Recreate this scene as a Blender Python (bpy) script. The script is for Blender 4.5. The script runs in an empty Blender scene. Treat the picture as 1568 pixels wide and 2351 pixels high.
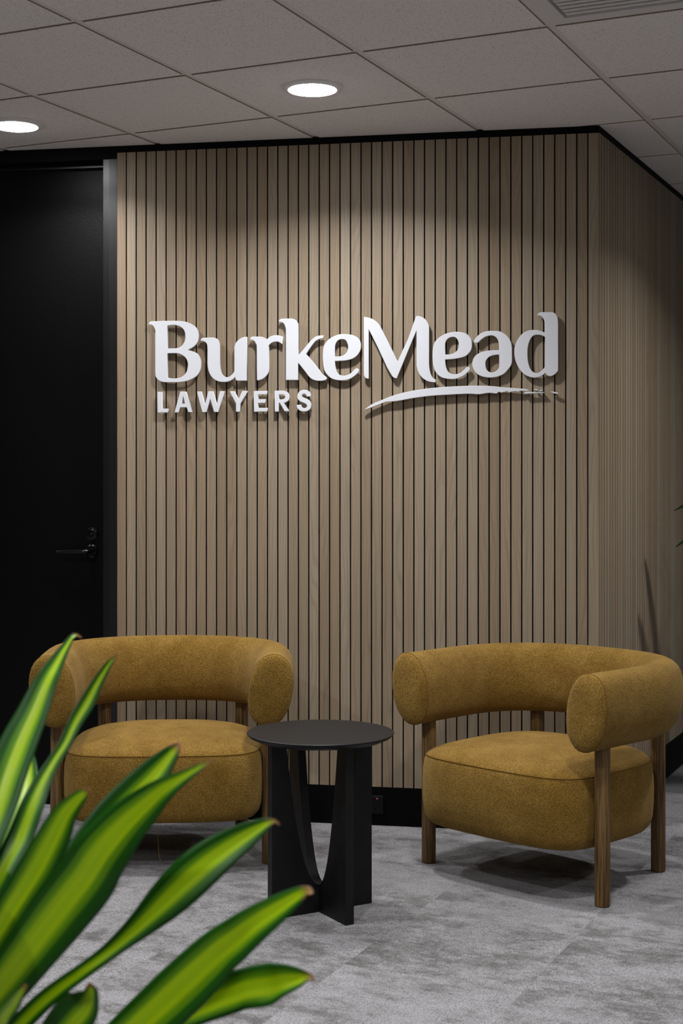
import bpy, bmesh, math, random
from mathutils import Vector, Matrix
random.seed(7)
scene = bpy.context.scene
COL = scene.collection

# ------------------------------------------------------------------ camera, world, exposure
CAM_H = 1.306
FPX = 3361.0
cam_d = bpy.data.cameras.new('camera')
cam_d.sensor_fit = 'HORIZONTAL'
cam_d.sensor_width = 24.0
cam_d.lens = FPX / 1568.0 * 24.0
cam_d.shift_x = 0.0
cam_d.shift_y = -(1175.5 - 1095.0) / 1568.0
cam_d.clip_start = 0.05
cam_d.clip_end = 60
cam_d.dof.use_dof = True
cam_d.dof.focus_distance = 4.75
cam_d.dof.aperture_fstop = 5.0
cam = bpy.data.objects.new('camera', cam_d)
cam.location = (0, 0, CAM_H)
cam.rotation_euler = (math.pi / 2, 0, 0)
COL.objects.link(cam)
scene.camera = cam

world = bpy.data.worlds.new('world')
scene.world = world
world.use_nodes = True
world.node_tree.nodes['Background'].inputs[0].default_value = (0.5, 0.52, 0.55, 1)
world.node_tree.nodes['Background'].inputs[1].default_value = 0.02
scene.view_settings.view_transform = 'Standard'
scene.view_settings.look = 'None'
scene.view_settings.gamma = 1.0
scene.view_settings.use_curve_mapping = False
scene.view_settings.exposure = 1.25
LAMP = 17.0           # glow of each downlight's diffuser
LAMP_W = 7.8         # what its optics throw downwards, in watts
LAMP_SPREAD = 139    # beam, degrees

# ------------------------------------------------------------------ frames of the room
# ceiling / carpet grid: a runs along G_Q, b along G_R; the slat walls meet at CORNER
TH = 0.433
G_R = Vector((math.sin(TH), math.cos(TH), 0))
G_Q = Vector((math.cos(TH), -math.sin(TH), 0))
G_O = Vector((-1.835, 4.632, 0))
CORNER = Vector((0.9406, 5.34, 0))
LEFT = Vector((-0.8758, 5.6716, 0))
W_E = (CORNER - LEFT).normalized()
W_N = Vector((W_E.y, -W_E.x, 0))
W_LEN = (CORNER - LEFT).length
ROT_FRONT = math.atan2(W_E.y, W_E.x)
ROT_SIDE = math.atan2(G_R.y, G_R.x)
ROT_GRID = -TH
CEIL = 2.588

def grid(a, b, z=0.0):
    return G_O + G_Q * a + G_R * b + Vector((0, 0, z))
def front(s, off, z=0.0):
    return LEFT + W_E * s + W_N * off + Vector((0, 0, z))
def side(t, off, z=0.0):
    return CORNER + G_R * t + G_Q * off + Vector((0, 0, z))

# ------------------------------------------------------------------ object helpers
def tag(o, label=None, cat=None, group=None, kind=None):
    if label: o['label'] = label
    if cat: o['category'] = cat
    if group: o['group'] = group
    if kind: o['kind'] = kind
    return o

def link(name, me, mats=None, parent=None, loc=None, rotz=0.0):
    o = bpy.data.objects.new(name, me)
    COL.objects.link(o)
    if me is not None and mats is not None:
        for m in (mats if isinstance(mats, (list, tuple)) else [mats]):
            if m.name not in [x.name for x in me.materials if x]:
                me.materials.append(m)
    if parent: o.parent = parent
    if loc is not None: o.location = loc
    o.rotation_euler = (0, 0, rotz)
    return o

def empty(name, loc=(0, 0, 0), rotz=0.0, parent=None):
    o = bpy.data.objects.new(name, None)
    COL.objects.link(o)
    o.empty_display_size = 0.1
    o.location = loc
    o.rotation_euler = (0, 0, rotz)
    if parent: o.parent = parent
    return o

def mesh_from(name, verts, faces, smooth=False):
    me = bpy.data.meshes.new(name)
    me.from_pydata([tuple(v) for v in verts], [], faces)
    bm = bmesh.new(); bm.from_mesh(me)
    bmesh.ops.recalc_face_normals(bm, faces=bm.faces)
    bm.to_mesh(me); bm.free()
    if smooth:
        for p in me.polygons: p.use_smooth = True
    me.update()
    return me

def box_mesh(name, x0, x1, y0, y1, z0, z1, bevel=0.0, seg=1):
    bm = bmesh.new()
    vs = [bm.verts.new((x, y, z)) for z in (z0, z1) for y in (y0, y1) for x in (x0, x1)]
    for f in ((0, 2, 3, 1), (4, 5, 7, 6), (0, 1, 5, 4), (2, 6, 7, 3), (0, 4, 6, 2), (1, 3, 7, 5)):
        bm.faces.new([vs[i] for i in f])
    if bevel > 0:
        bmesh.ops.bevel(bm, geom=list(bm.edges), offset=bevel, segments=seg, affect='EDGES', profile=0.5)
    bmesh.ops.recalc_face_normals(bm, faces=bm.faces)
    me = bpy.data.meshes.new(name)
    bm.to_mesh(me); bm.free()
    return me

def prism_mesh(name, poly, z0, z1):
    """vertical prism over a plan polygon of world points"""
    n = len(poly)
    vs = [(p[0], p[1], z0) for p in poly] + [(p[0], p[1], z1) for p in poly]
    fs = [tuple(range(n)), tuple(range(2 * n - 1, n - 1, -1))]
    fs += [(i, (i + 1) % n, n + (i + 1) % n, n + i) for i in range(n)]
    return mesh_from(name, vs, fs)

def lathe_mesh(name, prof, n=48, smooth=True):
    """prof: list of (r, z) from top to bottom; r = 0 closes"""
    vs, fs, rings = [], [], []
    for r, z in prof:
        if r < 1e-6:
            rings.append([len(vs)]); vs.append((0, 0, z))
        else:
            rings.append(list(range(len(vs), len(vs) + n)))
            vs += [(r * math.cos(2 * math.pi * k / n), r * math.sin(2 * math.pi * k / n), z) for k in range(n)]
    for A, B in zip(rings, rings[1:]):
        for k in range(n):
            k2 = (k + 1) % n
            if len(A) == 1 and len(B) == 1: continue
            if len(A) == 1: fs.append((A[0], B[k], B[k2]))
            elif len(B) == 1: fs.append((A[k], A[k2], B[0]))
            else: fs.append((A[k], A[k2], B[k2], B[k]))
    return mesh_from(name, vs, fs, smooth)

def sharp(me, angle=35):
    me.set_sharp_from_angle(angle=math.radians(angle))
    return me

def tube_mesh(name, pts, radius, n=8, closed=False, smooth=True):
    pts = [Vector(p) for p in pts]
    m = len(pts)
    rad = radius if isinstance(radius, (list, tuple)) else [radius] * m
    vs, fs = [], []
    prev = None
    for i, p in enumerate(pts):
        a = pts[(i - 1) % m] if (closed or i > 0) else p
        b = pts[(i + 1) % m] if (closed or i < m - 1) else p
        t = (b - a).normalized()
        if prev is None:
            ref = Vector((0, 0, 1)) if abs(t.z) < 0.9 else Vector((1, 0, 0))
            u = t.cross(ref).normalized()
        else:
            u = (prev - t * prev.dot(t)).normalized()
        prev = u
        w = t.cross(u)
        for k in range(n):
            ang = 2 * math.pi * k / n
            vs.append(p + (u * math.cos(ang) + w * math.sin(ang)) * rad[i])
    for i in range(m if closed else m - 1):
        j = (i + 1) % m
        for k in range(n):
            k2 = (k + 1) % n
            fs.append((i * n + k, i * n + k2, j * n + k2, j * n + k))
    if not closed:
        fs.append(tuple(range(n))); fs.append(tuple((m - 1) * n + k for k in range(n)))
    return mesh_from(name, vs, fs, smooth)

def catmull(pts, per=6, closed=False):
    """smooth curve through the points"""
    P = [Vector(p) for p in pts]
    n = len(P)
    out = []
    last = n if closed else n - 1
    for i in range(last):
        p1, p2 = P[i], P[(i + 1) % n]
        p0 = P[(i - 1) % n] if (closed or i > 0) else p1 * 2 - p2
        p3 = P[(i + 2) % n] if (closed or i + 2 < n) else p2 * 2 - p1
        for k in range(per):
            t = k / per
            out.append(0.5 * ((2 * p1) + (p2 - p0) * t + (2 * p0 - 5 * p1 + 4 * p2 - p3) * t * t
                              + (3 * p1 - p0 - 3 * p2 + p3) * t ** 3))
    if not closed: out.append(P[-1].copy())
    return out

# ------------------------------------------------------------------ materials
class NT:
    """a thin wrapper that strings shader nodes together"""
    def __init__(self, name):
        self.m = bpy.data.materials.new(name)
        self.m.use_nodes = True
        self.t = self.m.node_tree
        self.bsdf = self.t.nodes['Principled BSDF']
        self.out = self.t.nodes['Material Output']
    def node(self, kind, **kw):
        nd = self.t.nodes.new(kind)
        for k, v in kw.items():
            if isinstance(v, bpy.types.NodeSocket): self.t.links.new(v, nd.inputs[k])
            elif k in nd.inputs.keys(): nd.inputs[k].default_value = v
            else: setattr(nd, k, v)
        return nd
    def set(self, key, v):
        if isinstance(v, bpy.types.NodeSocket): self.t.links.new(v, self.bsdf.inputs[key])
        else: self.bsdf.inputs[key].default_value = v
    def coords(self, which='Object'):
        return self.node('ShaderNodeTexCoord').outputs[which]
    def rand(self):
        return self.node('ShaderNodeObjectInfo').outputs['Random']
    def mapping(self, vec, scale=(1, 1, 1), rot=(0, 0, 0), loc=(0, 0, 0)):
        return self.node('ShaderNodeMapping', Vector=vec, Scale=scale, Rotation=rot, Location=loc).outputs[0]
    def vmath(self, op, a, b):
        nd = self.node('ShaderNodeVectorMath', operation=op)
        for i, v in enumerate((a, b)):
            if isinstance(v, bpy.types.NodeSocket): self.t.links.new(v, nd.inputs[i])
            else: nd.inputs[i].default_value = v
        return nd.outputs[0]
    def math(self, op, a, b=0.0, clamp=False):
        nd = self.node('ShaderNodeMath', operation=op, use_clamp=clamp)
        for i, v in enumerate((a, b)):
            if isinstance(v, bpy.types.NodeSocket): self.t.links.new(v, nd.inputs[i])
            else: nd.inputs[i].default_value = v
        return nd.outputs[0]
    def noise(self, vec, scale, detail=3.0, rough=0.55, dist=0.0):
        return self.node('ShaderNodeTexNoise', Vector=vec, Scale=scale, Detail=detail, Roughness=rough, Distortion=dist).outputs['Fac']
    def voronoi(self, vec, scale, feature='F1', out='Distance', rnd=1.0):
        return self.node('ShaderNodeTexVoronoi', feature=feature, Vector=vec, Scale=scale, Randomness=rnd).outputs[out]
    def ramp(self, fac, stops, interp='LINEAR'):
        nd = self.node('ShaderNodeValToRGB', Fac=fac)
        cr = nd.color_ramp
        cr.interpolation = interp
        while len(cr.elements) < len(stops): cr.elements.new(0.5)
        for el, (p, c) in zip(cr.elements, stops):
            el.position = p
            el.color = (c, c, c, 1) if isinstance(c, (int, float)) else (*c, 1)
        return nd.outputs[0]
    def mix(self, fac, a, b, blend='MIX'):
        nd = self.node('ShaderNodeMix', data_type='RGBA', blend_type=blend)
        for key, v in ((0, fac), (6, a), (7, b)):
            if isinstance(v, bpy.types.NodeSocket): self.t.links.new(v, nd.inputs[key])
            else: nd.inputs[key].default_value = v if key == 0 else (*v, 1) if not isinstance(v, (int, float)) else (v, v, v, 1)
        return nd.outputs[2]
    def bump(self, height, strength=0.3, distance=0.002):
        self.set('Normal', self.node('ShaderNodeBump', Height=height, Strength=strength, Distance=distance).outputs[0])

def plain(name, color, rough=0.5, spec=0.5, metal=0.0):
    n = NT(name)
    n.set('Base Color', (*color, 1)); n.set('Roughness', rough)
    n.set('Specular IOR Level', spec); n.set('Metallic', metal)
    return n.m

def shifted(n, amount=37.0):
    """object coordinates, moved by a random amount for each object"""
    r = n.rand()
    comb = n.node('ShaderNodeCombineXYZ', X=n.math('MULTIPLY', r, amount), Y=n.math('MULTIPLY', r, amount * 1.7), Z=n.math('MULTIPLY', r, amount * 2.3))
    return n.vmath('ADD', n.coords('Object'), comb.outputs[0]), r

def mat_slat():
    n = NT('slat_oak')
    v, r = shifted(n)
    fine = n.noise(n.mapping(v, (330, 60, 4.0)), 1.0, 4.0, 0.6)
    broad = n.noise(n.mapping(v, (55, 20, 0.9)), 1.0, 3.0, 0.5)
    warp = n.noise(n.mapping(v, (9, 9, 1.1)), 1.0, 2.0, 0.5)
    pos = n.math('ADD', n.node('ShaderNodeSeparateXYZ', Vector=n.mapping(v, (60, 1, 1))).outputs[0], n.math('MULTIPLY', warp, 9.0))
    ring = n.math('ABSOLUTE', n.math('SINE', n.math('MULTIPLY', pos, 4.0)))
    ring = n.math('POWER', ring, 6.0)
    tone = n.ramp(r, [(0.0, (0.266, 0.200, 0.134)), (0.3, (0.288, 0.236, 0.172)), (0.55, (0.236, 0.178, 0.118)), (0.8, (0.302, 0.254, 0.192)), (1.0, (0.252, 0.186, 0.122))])
    c = n.mix(n.math('MULTIPLY', n.math('SUBTRACT', fine, 0.36, True), 1.5, True), n.mix(1.0, tone, (1.16, 1.15, 1.13), 'MULTIPLY'), n.mix(1.0, tone, (0.74, 0.70, 0.66), 'MULTIPLY'))
    c = n.mix(n.math('MULTIPLY', n.math('SUBTRACT', broad, 0.42, True), 1.3, True), c, n.mix(1.0, c, (0.80, 0.77, 0.74), 'MULTIPLY'))
    c = n.mix(n.math('MULTIPLY', ring, 0.34), c, n.mix(1.0, c, (0.6, 0.55, 0.5), 'MULTIPLY'))
    n.set('Base Color', c)
    n.set('Roughness', 0.5)
    n.set('Specular IOR Level', 0.35)
    n.bump(fine, 0.12, 0.0006)
    return n.m

def mat_leg():
    n = NT('stained_ash')
    v, r = shifted(n)
    fine = n.noise(n.mapping(v, (220, 220, 5)), 1.0, 4.0, 0.65)
    broad = n.noise(n.mapping(v, (50, 50, 1.4)), 1.0, 3.0, 0.5)
    c = n.ramp(fine, [(0.36, (0.045, 0.023, 0.007)), (0.5, (0.145, 0.082, 0.028)), (0.66, (0.245, 0.148, 0.055))])
    c = n.mix(n.math('MULTIPLY', broad, 0.55), c, n.mix(1.0, c, (0.55, 0.5, 0.42), 'MULTIPLY'))
    n.set('Base Color', c); n.set('Roughness', 0.5); n.set('Specular IOR Level', 0.3)
    n.bump(fine, 0.25, 0.0008)
    return n.m

def mat_fabric():
    n = NT('ochre_chenille')
    v, r = shifted(n, 11.0)
    loops = n.voronoi(v, 430.0)
    loops2 = n.noise(v, 380.0, 2.0, 0.6)
    cloud = n.noise(v, 9.0, 6.0, 0.68, 0.3)
    streak = n.noise(n.mapping(v, (14, 14, 48)), 1.0, 3.0, 0.6)
    base = n.ramp(cloud, [(0.34, (0.285, 0.164, 0.029)), (0.5, (0.345, 0.204, 0.040)), (0.66, (0.415, 0.256, 0.060))])
    c = n.mix(n.math('MULTIPLY', n.math('SUBTRACT', streak, 0.52, True), 1.1, True), base, (0.42, 0.255, 0.060))
    c = n.mix(n.ramp(loops, [(0.22, 0.0), (0.70, 0.82)]), c, n.mix(1.0, c, (0.30, 0.26, 0.20), 'MULTIPLY'))
    c = n.mix(n.ramp(loops2, [(0.40, 0.7), (0.6, 0.0)]), c, n.mix(1.0, c, (0.45, 0.40, 0.34), 'MULTIPLY'))
    n.set('Base Color', c)
    n.set('Roughness', 0.95); n.set('Specular IOR Level', 0.12)
    n.set('Sheen Weight', 0.22); n.set('Sheen Roughness', 0.45); n.set('Sheen Tint', (0.95, 0.72, 0.36, 1))
    h = n.math('SUBTRACT', n.math('MULTIPLY', loops2, 0.6), loops)
    n.bump(h, 0.6, 0.0022)
    return n.m

def mat_carpet():
    n = NT('carpet_pile')
    v, r = shifted(n, 23.0)
    patch = n.noise(n.mapping(v, (4.6, 7.5, 1)), 1.0, 8.0, 0.72, 0.2)
    patch2 = n.noise(n.mapping(v, (22, 36, 1)), 1.0, 6.0, 0.75)
    f = n.math('ADD', n.math('MULTIPLY', patch, 0.68), n.math('MULTIPLY', patch2, 0.32))
    f = n.math('ADD', f, n.math('MULTIPLY', n.math('SUBTRACT', r, 0.5), 0.05))
    c = n.ramp(f, [(0.36, (0.142, 0.134, 0.132)), (0.44, (0.230, 0.221, 0.221)), (0.50, (0.335, 0.328, 0.335)), (0.64, (0.415, 0.410, 0.422))])
    loops = n.voronoi(n.mapping(v, (240, 300, 1)), 1.0)
    grit = n.noise(v, 260.0, 3.0, 0.7)
    c = n.mix(n.ramp(loops, [(0.25, 0.0), (0.8, 0.6)]), c, n.mix(1.0, c, (0.32, 0.32, 0.32), 'MULTIPLY'))
    c = n.mix(n.ramp(grit, [(0.38, 0.95), (0.54, 0.0)]), c, n.mix(1.0, c, (0.42, 0.41, 0.40), 'MULTIPLY'))
    n.set('Base Color', c)
    n.set('Roughness', 0.97); n.set('Specular IOR Level', 0.08); n.set('Sheen Weight', 0.08)
    n.bump(n.math('SUBTRACT', n.math('MULTIPLY', grit, 0.7), loops), 0.7, 0.003)
    return n.m

def mat_ceiling_tile():
    n = NT('mineral_fibre_tile')
    v, r = shifted(n, 19.0)
    d1 = n.voronoi(n.mapping(v, (185, 125, 1), (0, 0, 0.6)), 1.0)
    k1 = n.voronoi(n.mapping(v, (185, 125, 1), (0, 0, 0.6)), 1.0, 'F1', 'Color')
    m1 = n.math('GREATER_THAN', n.node('ShaderNodeSeparateColor', Color=k1).outputs[0], 0.45)
    s1 = n.math('MULTIPLY', n.ramp(d1, [(0.10, 1.0), (0.27, 0.0)]), m1)
    d2 = n.voronoi(n.mapping(v, (330, 400, 1)), 1.0)
    k2 = n.voronoi(n.mapping(v, (330, 400, 1)), 1.0, 'F1', 'Color')
    m2 = n.math('GREATER_THAN', n.node('ShaderNodeSeparateColor', Color=k2).outputs[1], 0.60)
    s2 = n.math('MULTIPLY', n.ramp(d2, [(0.12, 0.8), (0.30, 0.0)]), m2)
    pit = n.math('MAXIMUM', s1, s2)
    grain = n.noise(v, 160.0, 3.0, 0.6)
    base = n.mix(grain, (0.83, 0.79, 0.775), (0.92, 0.885, 0.87))
    base = n.mix(n.math('MULTIPLY', r, 0.35), base, (0.86, 0.84, 0.81))
    n.set('Base Color', n.mix(pit, base, (0.10, 0.08, 0.065)))
    n.set('Roughness', 0.95); n.set('Specular IOR Level', 0.1)
    n.bump(n.math('SUBTRACT', n.math('MULTIPLY', grain, 0.3), pit), 0.5, 0.002)
    return n.m

def mat_door():
    n = NT('black_door_paint')
    v = n.coords('Object')
    g = n.noise(v, 150.0, 3.0, 0.6)
    n.set('Base Color', (0.0009, 0.0009, 0.0011, 1))
    n.set('Roughness', 0.38); n.set('Specular IOR Level', 0.16)
    n.bump(g, 0.35, 0.0012)
    return n.m

def mat_table():
    n = NT('black_stained_ash')
    v = n.coords('Object')
    g = n.noise(n.mapping(v, (14, 160, 14), (0, 0, 0.5)), 1.0, 4.0, 0.6, 0.6)
    n.set('Base Color', n.ramp(g, [(0.4, (0.0022, 0.0020, 0.0022)), (0.62, (0.0055, 0.0050, 0.0053))]))
    n.set('Roughness', 0.48); n.set('Specular IOR Level', 0.3)
    n.bump(g, 0.18, 0.0006)
    return n.m

def mat_leaf_plain():
    n = NT('dark_green_leaf')
    sx = n.node('ShaderNodeSeparateXYZ', Vector=n.node('ShaderNodeUVMap').outputs[0])
    comb = n.node('ShaderNodeCombineXYZ', X=n.math('MULTIPLY', sx.outputs[0], 26.0), Y=n.math('MULTIPLY', sx.outputs[1], 1.2))
    st = n.noise(comb.outputs[0], 1.0, 3.0, 0.55)
    n.set('Base Color', n.ramp(st, [(0.35, (0.003, 0.011, 0.002)), (0.65, (0.006, 0.022, 0.003))]))
    n.set('Roughness', 0.45); n.set('Specular IOR Level', 0.25)
    return n.m

def mat_leaf():
    n = NT('dracaena_leaf')
    uv = n.node('ShaderNodeUVMap').outputs[0]
    sx = n.node('ShaderNodeSeparateXYZ', Vector=uv)
    u, w = sx.outputs[0], sx.outputs[1]
    r = n.rand()
    comb = n.node('ShaderNodeCombineXYZ', X=n.math('MULTIPLY', u, 22.0), Y=n.math('MULTIPLY', w, 0.8), Z=n.math('MULTIPLY', r, 40.0))
    st = n.noise(comb.outputs[0], 1.0, 3.0, 0.55)
    uu = n.math('ADD', u, n.math('MULTIPLY', n.math('SUBTRACT', st, 0.5), 0.26))
    r2 = n.math('FRACT', n.math('MULTIPLY', r, 7.31))
    uu = n.math('ADD', n.math('MULTIPLY', n.math('SUBTRACT', uu, 0.5), n.math('ADD', 0.72, n.math('MULTIPLY', r, 0.4))), n.math('ADD', 0.44, n.math('MULTIPLY', r2, 0.12)))
    c = n.ramp(uu, [(0.0, (0.008, 0.060, 0.004)), (0.22, (0.012, 0.085, 0.004)), (0.31, (0.130, 0.300, 0.004)), (0.40, (0.400, 0.560, 0.004)), (0.50, (0.320, 0.490, 0.004)), (0.62, (0.390, 0.550, 0.004)), (0.71, (0.120, 0.290, 0.004)), (0.80, (0.013, 0.090, 0.004)), (1.0, (0.008, 0.058, 0.004))])
    tip = n.ramp(w, [(0.0, 1.0), (0.012, 0.9), (0.035, 0.0)])
    c = n.mix(tip, c, (0.24, 0.105, 0.035))
    n.set('Base Color', c)
    n.set('Roughness', 0.36); n.set('Specular IOR Level', 0.32)
    tr = n.node('ShaderNodeBsdfTranslucent', Color=n.mix(1.0, c, (1.5, 1.4, 0.7), 'MULTIPLY'))
    mx = n.node('ShaderNodeMixShader')
    mx.inputs[0].default_value = 0.28
    n.t.links.new(n.bsdf.outputs[0], mx.inputs[1]); n.t.links.new(tr.outputs[0], mx.inputs[2])
    n.t.links.new(mx.outputs[0], n.out.inputs[0])
    return n.m

def mat_lamp():
    n = NT('downlight_diffuser')
    n.set('Base Color', (0.9, 0.9, 0.9, 1))
    n.set('Emission Color', (0.99, 0.99, 1.0, 1)); n.set('Emission Strength', LAMP)
    return n.m

M = dict(
    slat=mat_slat(), leg=mat_leg(), fabric=mat_fabric(), carpet=mat_carpet(), tile=mat_ceiling_tile(), door=mat_door(),
    table=mat_table(), leaf=mat_leaf(), leaf_dark=mat_leaf_plain(), lamp=mat_lamp(),
    black=plain('black_paint', (0.0012, 0.0012, 0.0014), 0.7, 0.12),
    core=plain('slat_core', (0.0015, 0.0015, 0.0015), 0.9, 0.05),
    frame=plain('black_frame_enamel', (0.0015, 0.0015, 0.0018), 0.34, 0.6),
    skirt=plain('black_skirting', (0.001, 0.001, 0.0012), 0.6, 0.1),
    gloss=plain('black_metal', (0.002, 0.002, 0.002), 0.16, 0.4),
    letter=plain('white_acrylic', (0.645, 0.655, 0.69), 0.5, 0.3),
    seam=plain('ochre_seam', (0.15, 0.078, 0.014), 0.95, 0.1),
    edge=plain('raw_tile_edge', (0.34, 0.27, 0.20), 0.95, 0.1),
    tee=plain('grid_tee_paint', (0.74, 0.69, 0.68), 0.6, 0.3),
    vent=plain('diffuser_paint', (0.72, 0.70, 0.69), 0.5, 0.35),
    trim=plain('downlight_trim', (0.78, 0.77, 0.76), 0.5, 0.4),
    slab=plain('floor_slab', (0.12, 0.12, 0.12), 0.95, 0.1),
    paint=plain('wall_paint', (0.26, 0.26, 0.26), 0.85, 0.2),
    soil=plain('potting_soil', (0.03, 0.02, 0.012), 1.0, 0.1),
    pot=plain('charcoal_pot', (0.03, 0.03, 0.032), 0.6, 0.3),
    cane=plain('plant_cane', (0.14, 0.10, 0.055), 0.8, 0.2),
    red=plain('red_switch_mark', (0.75, 0.07, 0.02), 0.4, 0.4),
    plastic=plain('black_plastic', (0.002, 0.002, 0.002), 0.35, 0.3),
    thread=plain('ochre_thread', (0.38, 0.22, 0.06), 0.9, 0.1),
)

# ------------------------------------------------------------------ floor
A0, B0, CT = -2.53, -4.87, 0.5          # carpet tiles run with the ceiling grid
poly = [grid(A0, B0), grid(A0 + 17 * CT, B0), grid(A0 + 17 * CT, B0 + 19 * CT), grid(A0, B0 + 19 * CT)]
floor = tag(link('floor', prism_mesh('floor', poly, -0.12, -0.0065), M['slab']), kind='structure')
me_ct = box_mesh('carpet_tile', -0.2498, 0.2498, -0.2498, 0.2498, -0.0065, 0.0)
me_ct.materials.append(M['carpet'])
for i in range(17):
    for j in range(19):
        a, b = A0 + (i + 0.5) * CT, B0 + (j + 0.5) * CT
        p = grid(a, b)
        if (p - LEFT).dot(W_N) < -0.75 and (p - CORNER).dot(G_Q) < 0.1: continue
        link('carpet_tile', me_ct, None, floor, p, ROT_GRID + (math.pi if random.random() < .5 else 0))

# ------------------------------------------------------------------ ceiling: tegular tiles hung between tee bars
TILE = 0.6
TEE_Z = CEIL + 0.005
poly = [grid(-3, -5.4), grid(6.6, -5.4), grid(6.6, 5.4), grid(-3, 5.4)]
ceiling = tag(link('ceiling', prism_mesh('ceiling', poly, CEIL + 0.06, CEIL + 0.10), M['paint']), kind='structure')
me_tile = box_mesh('ceiling_tile', -0.2875, 0.2875, -0.2905, 0.2905, CEIL, CEIL + 0.02, 0.0015)
me_tile.materials.append(M['tile']); me_tile.materials.append(M['edge'])
for p in me_tile.polygons: p.material_index = 1 if abs(p.normal.z) < 0.5 else 0      # raw cut edges of the board
LIGHTS = [(0, 1), (2, 1), (-2, 1), (0, -2), (3, -3), (4, -1), (1, -6), (4, -6), (7, -5), (5, 3), (8, 1)]  # first two are in view; the others are unseen, added to brighten the room
for i in range(-5, 11):
    for j in range(-9, 9):
        c = grid((i + .5) * TILE, (j + .5) * TILE)
        if (i, j) == (4, 0): continue
        if (c - LEFT).dot(W_N) < -0.45 and (c - CORNER).dot(G_Q) < -0.35: continue
        link('ceiling_tile', me_tile, None, ceiling, c, ROT_GRID + random.choice((0, math.pi)))
me_main = box_mesh('main_tee', -0.012, 0.012, -5.4, 5.4, TEE_Z, TEE_Z + 0.03)
me_main.materials.append(M['tee'])
for i in range(-5, 12): link('main_tee', me_main, None, ceiling, grid(i * TILE, 0), ROT_GRID)
me_cross = box_mesh('cross_tee', 0.0125, TILE - 0.0125, -0.0085, 0.0085, TEE_Z + .0005, TEE_Z + 0.03)
me_cross.materials.append(M['tee'])
for i in range(-5, 11):
    for j in range(-8, 9):
        c = grid((i + .5) * TILE, j * TILE)
        if (c - LEFT).dot(W_N) < -0.45 and (c - CORNER).dot(G_Q) < -0.35: continue
        link('cross_tee', me_cross, None, ceiling, grid(i * TILE, j * TILE), ROT_GRID)

# ------------------------------------------------------------------ slat walls
D = 0.0125                                           # slat thickness; black backing lies behind it
def inset(d):                                         # where the two wall faces, set back by d, meet
    p, q = front(0, -d), side(0, -d)
    den = W_E.x * G_R.y - W_E.y * G_R.x
    s = ((q.x - p.x) * G_R.y - (q.y - p.y) * G_R.x) / den
    return p + W_E * s
SIDE_LEN = 2.9
K1, K2 = inset(D), inset(0.09)
S0 = 0.0071
wall_front = tag(link('wall_front', prism_mesh('wall_front', [front(S0, -D), K1, K2, front(S0, -0.09)], 0, CEIL), M['black']), kind='structure')
wall_right = tag(link('wall_right', prism_mesh('wall_right', [K1, side(SIDE_LEN, -D), side(SIDE_LEN, -.09), K2], 0, CEIL), M['black']), kind='structure')
Z_LO, Z_HI = 0.1445, 2.5615
def slat_mesh(w):
    ch = 0.0008
    pl = [(-w / 2, D), (-w / 2, ch), (-w / 2 + ch, 0), (w / 2 - ch, 0), (w / 2, ch), (w / 2, D)]
    vs = [(x, y, Z_LO) for x, y in pl] + [(x, y, Z_HI) for x, y in pl]
    n = len(pl)
    fs = [tuple(range(n)), tuple(range(2 * n - 1, n - 1, -1))] + [(i, (i + 1) % n, n + (i + 1) % n, n + i) for i in range(n)]
    me = mesh_from('slat', vs, fs)
    me.materials.append(M['slat']); me.materials.append(M['core'])      # veneer face, black core at the edges
    for p in me.polygons: p.material_index = 0 if p.normal.y < -0.5 else 1
    return me
me_slat = slat_mesh(0.0354)
me_slat_side = slat_mesh(0.0332)
PITCH = (1.8053 - 0.0439) / 44
link('slat', slat_mesh(0.0439 - 0.0019 - S0), None, wall_front, front((S0 + 0.0439 - 0.0019) / 2, 0), ROT_FRONT)
for k in range(44): link('slat', me_slat, None, wall_front, front(0.0439 + (k + 0.5) * PITCH, 0), ROT_FRONT)
w_last = W_LEN - 0.0015 - (1.8053 + 0.0019)
link('slat', slat_mesh(w_last), None, wall_front, front(1.8053 + 0.0019 + w_last / 2, 0), ROT_FRONT)
link('slat', slat_mesh(0.0285), None, wall_right, side(0.0015 + 0.01425, 0), ROT_SIDE)
for k in range(int((SIDE_LEN - 0.034) / 0.04)): link('slat', me_slat_side, None, wall_right, side(0.034 + (k + 0.5) * 0.04 - 0.002, 0), ROT_SIDE)
for nm, z0, z1, mt in (('baseboard', 0.0, Z_LO - 0.0005, 'skirt'), ('trim', Z_HI + 0.0005, CEIL - 0.0005, 'black')):
    tag(link(nm + '_front' if nm == 'baseboard' else 'trim_1', prism_mesh(nm, [front(S0, 0), CORNER - W_E * .0004, K1 - W_E * .0004, front(S0, -D)], z0, z1), M[mt]), kind='structure')
    tag(link(nm + '_right' if nm == 'baseboard' else 'trim_2', prism_mesh(nm, [CORNER + G_R * .0004, side(SIDE_LEN, 0), side(SIDE_LEN, -D), K1 + G_R * .0004], z0, z1), M[mt]), kind='structure')

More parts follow.
